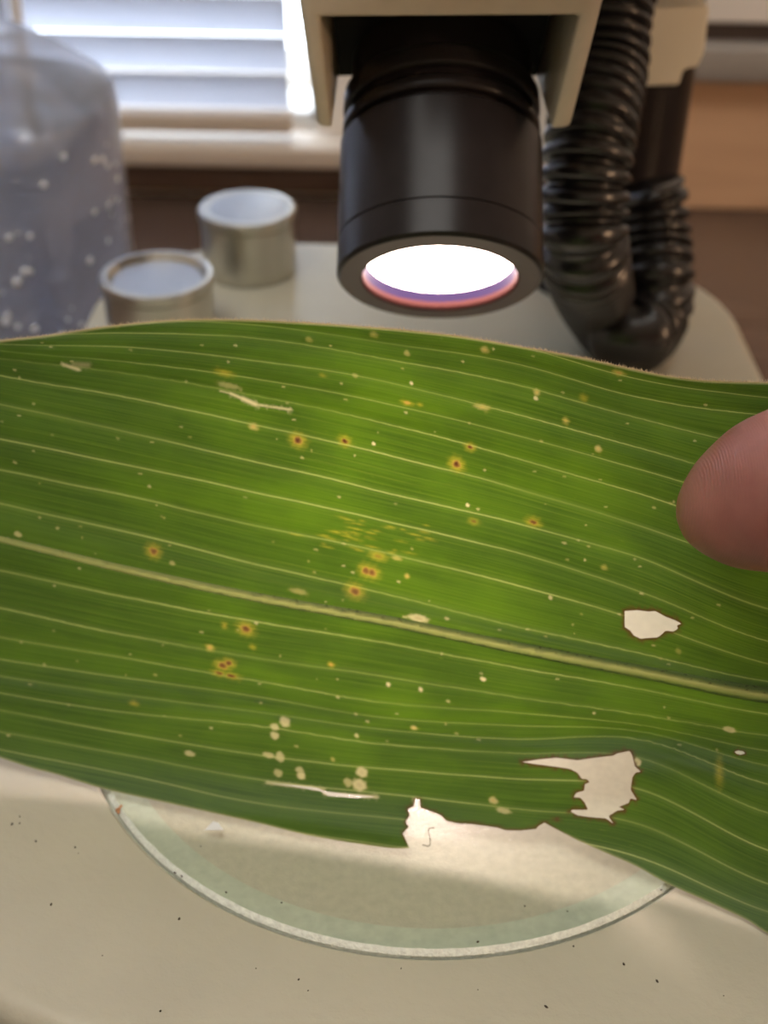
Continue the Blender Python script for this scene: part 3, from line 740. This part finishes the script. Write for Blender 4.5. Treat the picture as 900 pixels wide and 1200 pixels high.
    if midrib:
        spk = rng_(noise(14, 5, 2, 6.0), 0.60, 0.70, 0, 0.8)
        edgev = math_('ABSOLUTE', math_('SUBTRACT', V10, float(MID)))
        tc_ = mix(rng_(edgev, 0.05, 0.26, 0.9, 0.35), tc_, (0.16, 0.17, 0.045)); rc = mix(rng_(edgev, 0.0, 0.3, 0.8, 0.1), rc, (0.27, 0.30, 0.12))
        up = math_('MULTIPLY', spk, rng_(V10, MID - 0.20, MID - 0.03, 1, 0.12))
        tc_ = mix(up, tc_, (0.012, 0.009, 0.002)); rc = mix(up, rc, (0.03, 0.02, 0.008))
    aYs = math_('MULTIPLY', aY, rng_(fine, 0.36, 0.62, 0.35, 1.25))
    aYs = math_('MAXIMUM', aYs, math_('MULTIPLY', rng_(aY, 0.25, 0.75, 0, 1), aY), True)
    tc_ = mix(math_('MULTIPLY', aYs, 0.95), tc_, (0.235, 0.22, 0.016)); rc = mix(math_('MULTIPLY', aYs, 0.8), rc, (0.28, 0.23, 0.04))
    ring = math_('MULTIPLY', rng_(aY, 0.62, 0.95, 0, 0.75), math_('SUBTRACT', 1.0, aP, True))
    tc_ = mix(ring, tc_, (0.26, 0.15, 0.035)); rc = mix(ring, rc, (0.30, 0.18, 0.06))
    tc_ = mix(aP, tc_, (0.30, 0.28, 0.13)); rc = mix(aP, rc, (0.40, 0.37, 0.22))
    tc_ = mix(aB, tc_, (0.034, 0.013, 0.004)); rc = mix(aB, rc, (0.10, 0.035, 0.018))
    # relief
    hgt = math_('ADD', math_('MULTIPLY', line, 0.6), math_('MULTIPLY', fine, 0.5))
    bp = N.new('ShaderNodeBump'); bp.inputs['Strength'].default_value = 0.35; bp.inputs['Distance'].default_value = 0.00012; L.new(hgt, bp.inputs['Height'])
    tr = N.new('ShaderNodeBsdfTranslucent'); L.new(tc_, tr.inputs[0]); L.new(bp.outputs[0], tr.inputs['Normal'])
    pr = N.new('ShaderNodeBsdfPrincipled'); L.new(rc, pr.inputs['Base Color']); setp(pr, Roughness=0.5, Specular_IOR_Level=0.2); L.new(bp.outputs[0], pr.inputs['Normal'])
    ad = N.new('ShaderNodeAddShader'); L.new(tr.outputs[0], ad.inputs[0]); L.new(pr.outputs[0], ad.inputs[1]); L.new(ad.outputs[0], out.inputs[0])
    return m
M_leaf = leaf_mat('maize_leaf')
M_mid = leaf_mat('maize_midrib', True)
def add_uv_marks(o, px, marks=None):
    me = o.data; v = vcoord(px[:, 0], px[:, 1])
    uvl = me.uv_layers.new(name='veins')
    li = np.empty(len(me.loops), int); me.loops.foreach_get('vertex_index', li)
    uvd = np.c_[px[li, 0] / 100.0 / 12.0, v[li] / 30.0]
    uvl.data.foreach_set('uv', uvd.astype(np.float32).ravel())
    a = me.attributes.new('marks', 'FLOAT_COLOR', 'POINT')
    c = np.zeros((len(px), 4), np.float32); c[:, 3] = 1
    if marks is not None: c[:, :3] = marks
    a.data.foreach_set('color', c.ravel())
blade = mk('blade', P3, fo.tolist(), M_leaf, parent=lf)
add_uv_marks(blade, vo, np.c_[brown, yel, pale])
# midrib: a raised rounded rib lying on the blade
xs = np.arange(-228, 1148, 6.0)
yc = vein_y(MID, xs); hw = np.interp(xs, RIBX, RIBW) * 1.25
nr = 7; MV, MP = [], []
for j in range(nr):
    a = -1 + 2 * j / (nr - 1)
    q = leaf_pt(xs, yc + a * hw); bump_ = (1 - a * a) * hw * 0.026 + 0.015
    D = CAM - q; D /= np.linalg.norm(D, axis=1)[:, None]
    MV.append(q + D * bump_[:, None]); MP.append(np.c_[xs, yc + a * hw])
MV = np.stack(MV, 1).reshape(-1, 3); MP = np.stack(MP, 1).reshape(-1, 2)
MF = []
for i in range(len(xs) - 1):
    for j in range(nr - 1):
        MF.append((i * nr + j, i * nr + j + 1, (i + 1) * nr + j + 1, (i + 1) * nr + j))
mr = mk('midrib', MV, MF, M_mid, parent=lf); add_uv_marks(mr, MP)
# fringe of fine hairs along the top edge
te, _ = resample(catmull(TOP, 10), 0.8)
te = te[(te[:, 0] > -60) & (te[:, 0] < 960)]
E3 = leaf_pt(te[:, 0], te[:, 1] + 0.6)
HV, HF = [], []
for p, q in zip(E3, te):
    ln = rng.uniform(0.18, 0.5); dvec = np.array([rng.normal(-0.1, 0.35), rng.normal(0.1, 0.5), 1.0]); dvec /= np.linalg.norm(dvec)
    _, e1, e2 = frame_of(dvec); b0 = len(HV)
    for k in range(3):
        th = 2 * math.pi * k / 3; HV.append(p + (e1 * math.cos(th) + e2 * math.sin(th)) * 0.045)
    HV.append(p + dvec * ln); HF += [(b0, b0 + 1, b0 + 3), (b0 + 1, b0 + 2, b0 + 3), (b0 + 2, b0, b0 + 3)]
def hair_mat():
    m, nt, b, out = mat('leaf_hair'); N = nt.nodes; L = nt.links
    setp(b, Base_Color=(0.75, 0.68, 0.5, 1), Roughness=0.5)
    tl = N.new('ShaderNodeBsdfTranslucent'); tl.inputs[0].default_value = (0.9, 0.8, 0.6, 1)
    mx = N.new('ShaderNodeMixShader'); mx.inputs[0].default_value = 0.5
    L.new(b.outputs[0], mx.inputs[1]); L.new(tl.outputs[0], mx.inputs[2]); L.new(mx.outputs[0], out.inputs[0]); return m
o = mk('edge_hairs', HV, HF, hair_mat(), parent=lf, smooth=False); o['kind'] = 'stuff'

# ------------------------------------------------------------------ the hand
def leaf_front(x, z): return float(leaf_y0(np.array([x]))[0]) + float(lean(z))
_q = leaf_pt([850], [597])[0]
T_TH = float((_q - CAM) @ FWD)
def thumb_node(px, py, rpx, back=0.0):
    t = T_TH * 0.912 - back
    return att(px, py, t), rpx * t / 1500.0
chain = [thumb_node(838, 603, 46, -1.0), thumb_node(852, 597, 60, -.3), thumb_node(880, 589, 80, .5), thumb_node(915, 577, 96, 2), thumb_node(960, 566, 104, 4),
         thumb_node(1040, 556, 106, 7.5), thumb_node(1120, 552, 108, 11.5)]
ti = chain[-1][0]
thumb = chain + [(ti + np.array([26, -4, -1]), 10.5), (ti + np.array([46, -2, -3]), 13), (ti + np.array([70, 6, -2]), 16)]
wr = ti + np.array([112, -8, -2])
def fchain(tip, d1, d2, mcp, r0):
    tip, d1, d2, mcp = sh(tip), sh(d1), sh(d2), sh(mcp)
    return [(np.array(tip), r0 * 0.80), (np.array(tip) * 0.6 + np.array(d1) * 0.4, r0 * 0.95), (np.array(d1), r0), (np.array(d2), r0 * 1.08), (np.array(mcp), r0 * 1.35), (np.array(mcp) * 0.45 + wr * 0.55, 13), (wr, 17)]
bz = ti[2]
sy = leaf_front(45.0, bz + 3) + 8.6 + 26.0          # fingers close on the far side of the leaf
def sh(p): return (p[0] + 1, p[1] + sy, p[2] - 8)
idx_ = fchain((44, -26, bz + 9), (62, -24, bz + 13), (86, -24, bz + 16), (118, -42, bz + 16), 7.6)
mid_ = fchain((50, -24, bz - 8), (68, -19, bz - 5), (93, -16, bz - 1), (124, -38, bz + 2), 7.9)
rng_f = fchain((80, -24, bz - 19), (90, -14, bz - 18), (104, -10, bz - 14), (130, -38, bz - 11), 7.4)
pky = fchain((88, -34, bz - 30), (98, -24, bz - 30), (112, -20, bz - 27), (136, -42, bz - 23), 6.4)
arm_ = [(wr, 21), (wr + np.array([50, -22, 2]), 25), (wr + np.array([120, -55, 6]), 31), (wr + np.array([200, -100, 10]), 38)]
palm = [[(np.array(f[4][0]), 10.5), (wr * 0.5 + np.array(f[4][0]) * 0.5, 14.5), (wr, 18)] for f in (idx_, mid_, rng_f, pky)]
SPH = []
for ch in [thumb, idx_, mid_, rng_f, pky, arm_] + palm:
    for (a, ra), (b, rb2) in zip(ch[:-1], ch[1:]):
        n = max(2, int(np.linalg.norm(b - a) / (0.22 * min(ra, rb2))) + 1)
        for k in range(n):
            t = k / n; SPH.append((a * (1 - t) + b * t, ra * (1 - t) + rb2 * t))
    SPH.append(ch[-1])
bm = bmesh.new()
for p, r in SPH:
    bmesh.ops.create_icosphere(bm, subdivisions=3 if r < 12 else 2, radius=r * 1.005, matrix=Matrix.Translation(Vector(p)))
def skin_mat():
    m, nt, b, out = mat('skin'); N = nt.nodes; L = nt.links
    tc = N.new('ShaderNodeTexCoord')
    t = N.new('ShaderNodeTexNoise'); t.inputs['Scale'].default_value = 120; t.inputs['Detail'].default_value = 4; L.new(tc.outputs['Object'], t.inputs['Vector'])
    r = N.new('ShaderNodeValToRGB'); r.color_ramp.elements[0].color = (0.27, 0.10, 0.08, 1); r.color_ramp.elements[1].color = (0.43, 0.185, 0.15, 1)
    r.color_ramp.elements[0].position = 0.3; r.color_ramp.elements[1].position = 0.7
    L.new(t.outputs['Fac'], r.inputs[0]); L.new(r.outputs[0], b.inputs['Base Color'])
    setp(b, Roughness=0.42, Subsurface_Weight=0.35, Subsurface_Radius=(1.0, 0.3, 0.18), Subsurface_Scale=0.0022, Specular_IOR_Level=0.5)
    mp = N.new('ShaderNodeMapping'); mp.inputs['Scale'].default_value = (1, 0.35, 0.06); mp.inputs['Rotation'].default_value = (0, 0.25, 0); L.new(tc.outputs['Object'], mp.inputs[0])
    wv = N.new('ShaderNodeTexWave'); wv.inputs['Scale'].default_value = 1500; wv.inputs['Distortion'].default_value = 2.0; wv.inputs['Detail'].default_value = 1; L.new(mp.outputs[0], wv.inputs['Vector'])
    n2 = N.new('ShaderNodeTexNoise'); n2.inputs['Scale'].default_value = 1600; L.new(tc.outputs['Object'], n2.inputs['Vector'])
    ad = N.new('ShaderNodeMath'); ad.operation = 'ADD'; mu = N.new('ShaderNodeMath'); mu.operation = 'MULTIPLY'; mu.inputs[1].default_value = 0.9
    L.new(n2.outputs['Fac'], mu.inputs[0]); L.new(wv.outputs['Fac'], ad.inputs[0]); L.new(mu.outputs[0], ad.inputs[1])
    bp = N.new('ShaderNodeBump'); bp.inputs['Strength'].default_value = 0.25; bp.inputs['Distance'].default_value = 0.0001; L.new(ad.outputs[0], bp.inputs['Height']); L.new(bp.outputs[0], b.inputs['Normal'])
    return m
hnd = mk('hand', *dump(bm), skin_mat(), org=tuple(wr))
props(hnd, 'bare hand with a fingertip pressed on the right part of the leaf', 'hand')
rm = hnd.modifiers.new('remesh', 'REMESH'); rm.mode = 'VOXEL'; rm.voxel_size = 0.0008; rm.use_smooth_shade = True
sm = hnd.modifiers.new('smooth', 'SMOOTH'); sm.factor = 0.5; sm.iterations = 8
# thumb nail, on the upper rear side
nb = att(935, 572, T_TH * 0.912) ; nN = np.array([0.05, 0.80, 0.58]); nN /= np.linalg.norm(nN); nT = np.array([0.97, -0.02, 0.1]); nT = nT - nN * (nT @ nN); nT /= np.linalg.norm(nT); nB = np.cross(nN, nT)
NV, NF = [], []
for i in range(9):
    for j in range(7):
        a = -1 + 2 * i / 8; c = -1 + 2 * j / 6
        NV.append(nb + nN * (7.3 - 2.4 * c * c - 0.9 * (a < 0) * a * a) + nT * (a * 5.5 + 3.5) + nB * c * 5.4 * (1 - 0.22 * max(0, -a) ** 3))
for i in range(8):
    for j in range(6): NF.append((i * 7 + j, i * 7 + j + 1, (i + 1) * 7 + j + 1, (i + 1) * 7 + j))
o = mk('fingernail', NV, NF, pbr('nail', (0.62, 0.36, 0.30), 0.25), parent=hnd)
sd = o.modifiers.new('thickness', 'SOLIDIFY'); sd.thickness = 0.0004

# ------------------------------------------------------------------ crumbs, hair and dirt on the stage
M_dirt = pbr('dirt', (0.05, 0.04, 0.03), 0.8)
bm = bmesh.new()
spots = [(14, 966), (23, 957), (23, 965), (88, 993), (92, 1000), (42, 986), (205, 1023), (213, 1027), (330, 1058), (350, 1148), (361, 1161), (188, 1185), (848, 1167), (672, 1109), (731, 1130), (235, 992), (265, 1046),
         (120, 1120), (560, 1160), (640, 1180), (770, 1150), (210, 1077), (60, 1060), (300, 1135), (470, 1135), (665, 1068), (560, 1104), (615, 1062), (775, 1043)]
for x, y in spots:
    dxy = onz(x, y, 0.0); rdist = math.hypot(dxy[0], dxy[1])
    z = 0.40 if rdist < 46.7 else 0.02
    p = onz(x, y, z); s_ = rng.uniform(0.07, 0.17)
    M_ = Matrix.Translation(Vector(p) + Vector((0, 0, s_ * 0.3))) @ Matrix.Rotation(rng.uniform(0, 3), 4, 'Z') @ Matrix.Diagonal((s_ * rng.uniform(1, 2.2), s_, s_ * 0.6, 1))
    bmesh.ops.create_icosphere(bm, subdivisions=1, radius=1, matrix=M_)
o = mk('dirt_specks', *dump(bm), M_dirt, org=(0, -40, 0)); props(o, 'dark dirt specks scattered on the stage and base', 'dirt', kind='stuff')
p = onz(140, 949, 0.0); bm = bmesh.new()
for k in range(4):
    M_ = Matrix.Translation(Vector(p) + Vector((rng.uniform(-.5, .5), rng.uniform(-.6, .6), 0.25))) @ Matrix.Rotation(k * 1.1, 4, 'Z') @ Matrix.Diagonal((0.34, 0.2, 0.2, 1))
    bmesh.ops.create_icosphere(bm, subdivisions=2, radius=1, matrix=M_)
props(mk('crumb', *dump(bm), pbr('orange_crumb', (0.45, 0.22, 0.10), 0.6, noise=0.4, nscale=2000)), 'small orange brown crumb at the rim of the glass plate', 'crumb')
hp_ = [onz(495, 990, 0.5), onz(503, 991, 0.45), onz(504, 982, 0.9), onz(502, 974, 1.3), onz(504, 970.5, 1.5), onz(509, 970, 1.5)]
props(mk('hair_strand', *tube(catmull(hp_, 8), 0.045, 8), M_dirt), 'short curled dark hair lying on the glass at the tear', 'hair')
glint_pts = [onz(240, 973, 0.42), onz(262, 973, 0.42), onz(256, 965, 0.42), onz(250, 963, 0.42)]  # solid white sliver standing in for a light reflection on the glass
props(mk('plate_glint', *prism([tuple(q) for q in glint_pts], (0, 0, 1), 0, 0.12), pbr('white_glint', (0.85, 0.87, 0.9), 0.2), smooth=False), 'reflection shaped as a tiny white flake on the glass plate near its left rim', 'glint')
